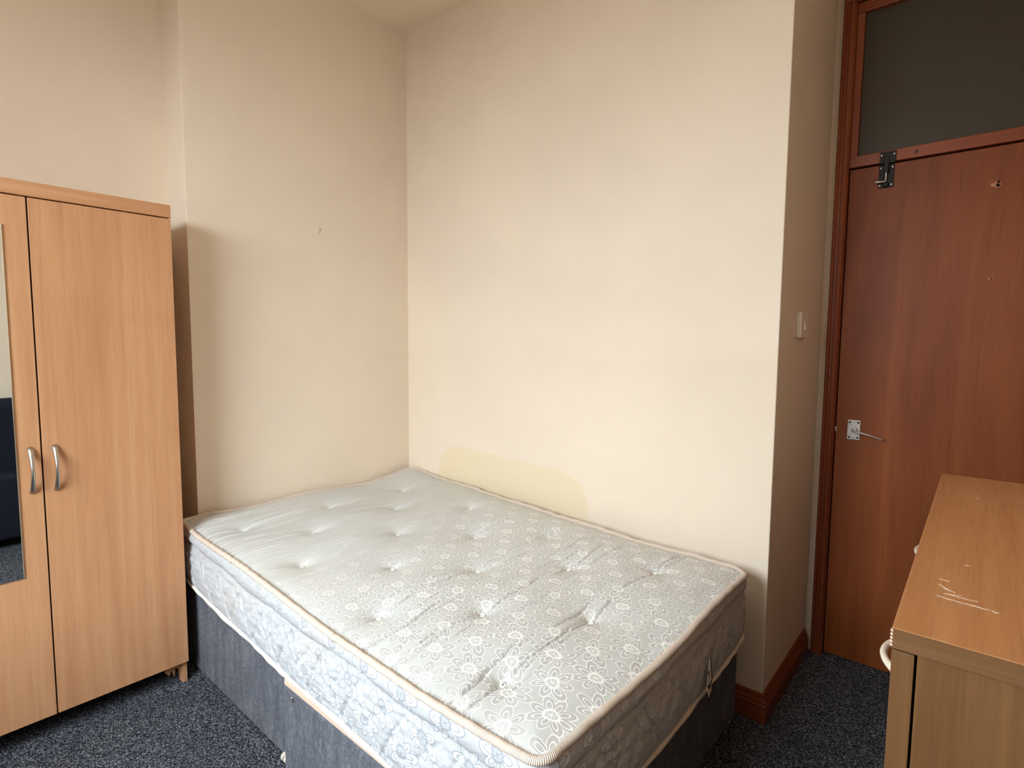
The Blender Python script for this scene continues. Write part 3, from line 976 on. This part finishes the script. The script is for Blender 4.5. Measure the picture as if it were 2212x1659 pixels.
box('plinth', CX + 0.035, CX + 0.051, CY0 + 0.02, CY1 - 0.02, 0, 0.07, M_chest_side_shaded, ch, 0.001)
zs = [0.072, 0.375, 0.680, CZ - 0.0252]
for z0, z1 in zip(zs, zs[1:]):
    df = box('drawer_front', CX + 0.001, CX + 0.024, CY0 + 0.003, CY1 - 0.003, z0, z1 - 0.004, M_chest_side_shaded, ch, 0.0012)
    zc = (z0 + z1) / 2 + (0.0 if z0 < 0.6 else -0.002)
    for yc in (1.030, 1.592):
        pts, rad = [], []
        for i in range(25):
            t = i / 24
            pts.append((CX + 0.003 - 0.030 * math.sin(PI * t) ** 0.7, yc - 0.066 + 0.132 * t, zc))
            rad.append(0.0062 - 0.0012 * math.sin(PI * t))
        tube('bow_handle', pts, rad, M_white, df, seg=12)


def scratch(pts, wds, z=CZ):
    bm = bmesh.new(); L, Rr = [], []
    P = [Vector(p) for p in pts]
    for i, p in enumerate(P):
        d = (P[min(i + 1, len(P) - 1)] - P[max(i - 1, 0)]).normalized(); nn = Vector((-d.y, d.x))
        L.append(bm.verts.new((p.x + nn.x * wds[i], p.y + nn.y * wds[i], z + 0.0001)))
        Rr.append(bm.verts.new((p.x - nn.x * wds[i], p.y - nn.y * wds[i], z + 0.0001)))
    C_ = [bm.verts.new((p.x, p.y, z + 0.0005)) for p in P]
    for i in range(len(P) - 1):
        bm.faces.new([L[i], L[i + 1], C_[i + 1], C_[i]]); bm.faces.new([C_[i], C_[i + 1], Rr[i + 1], Rr[i]])
    return from_bm('scratch', bm, M_scratch, tp)


def scr_line(a, b, wmax, n_=14, seed=1, jit=0.0012):
    r_ = random.Random(seed); pts, wd_ = [], []
    for i in range(n_):
        t = i / (n_ - 1)
        pts.append((a[0] + (b[0] - a[0]) * t + r_.uniform(-jit, jit), a[1] + (b[1] - a[1]) * t + r_.uniform(-jit, jit)))
        wd_.append(wmax * math.sin(PI * min(1, max(0.02, t))) ** 0.6 * r_.uniform(0.4, 1.0))
    scratch(pts, wd_)


SCR = [((-0.029, 0.946), (0.004, 0.941), 0.0016), ((0.001, 0.942), (0.025, 0.939), 0.0022), ((0.028, 0.939), (0.035, 0.935), 0.0012), ((-0.022, 0.96), (-0.004, 0.968), 0.0006), ((-0.017, 0.96), (0.013, 0.959), 0.0005), ((-0.031, 1.018), (-0.018, 1.015), 0.001), ((-0.002, 1.106), (0.004, 1.109), 0.0007), ((0.006, 1.613), (0.011, 1.612), 0.0012), ((-0.03, 0.994), (-0.017, 0.979), 0.0004), ((-0.025, 0.982), (-0.011, 0.975), 0.0004)]
for k, (a, b, wmx) in enumerate(SCR): scr_line(a, b, wmx * 1.5, 14, k + 1)
box('edge_shade_strip', CX + 0.001, CXR - 0.001, CY0 - 0.0008, CY0 + 0.0004, CZ - 0.0255, CZ - 0.0008, M_chest_edge_shade, tp, 0)  # thin strip added to shade the near edge of the top board
# chipped edging at the near left corner
for k in range(5):
    box('edge_chip', CX - 0.0010, CX + 0.0018, CY0 - 0.0012, CY0 + 0.0030, CZ - 0.0045 - 0.0046 * k, CZ - 0.0025 - 0.0046 * k, M_scratch, tp, 0.0003)

# ------------------------------------------------------------------ dark armchair beside the camera (seen only in the wardrobe mirror)
ac = thing('armchair', 'dark navy fabric armchair beside the chest, seen in the wardrobe mirror', 'armchair', (0.20, 0.36, 0))
box('seat', 0.06, 0.30, 0.14, 0.58, 0.05, 0.44, M_navy, ac, 0.03, seg=4)
box('backrest', 0.24, 0.43, 0.06, 0.70, 0.05, 0.885, M_navy, ac, 0.075, seg=5)
for y0, y1 in ((0.06, 0.14), (0.58, 0.66)):
    box('armrest', 0.04, 0.40, y0, y1, 0.05, 0.60, M_navy, ac, 0.03, seg=4)
for x in (0.07, 0.38):
    for y in (0.10, 0.62):
        tube('leg', [(x, y, 0.0), (x, y, 0.06)], [0.012, 0.018], M_black, ac, seg=10)
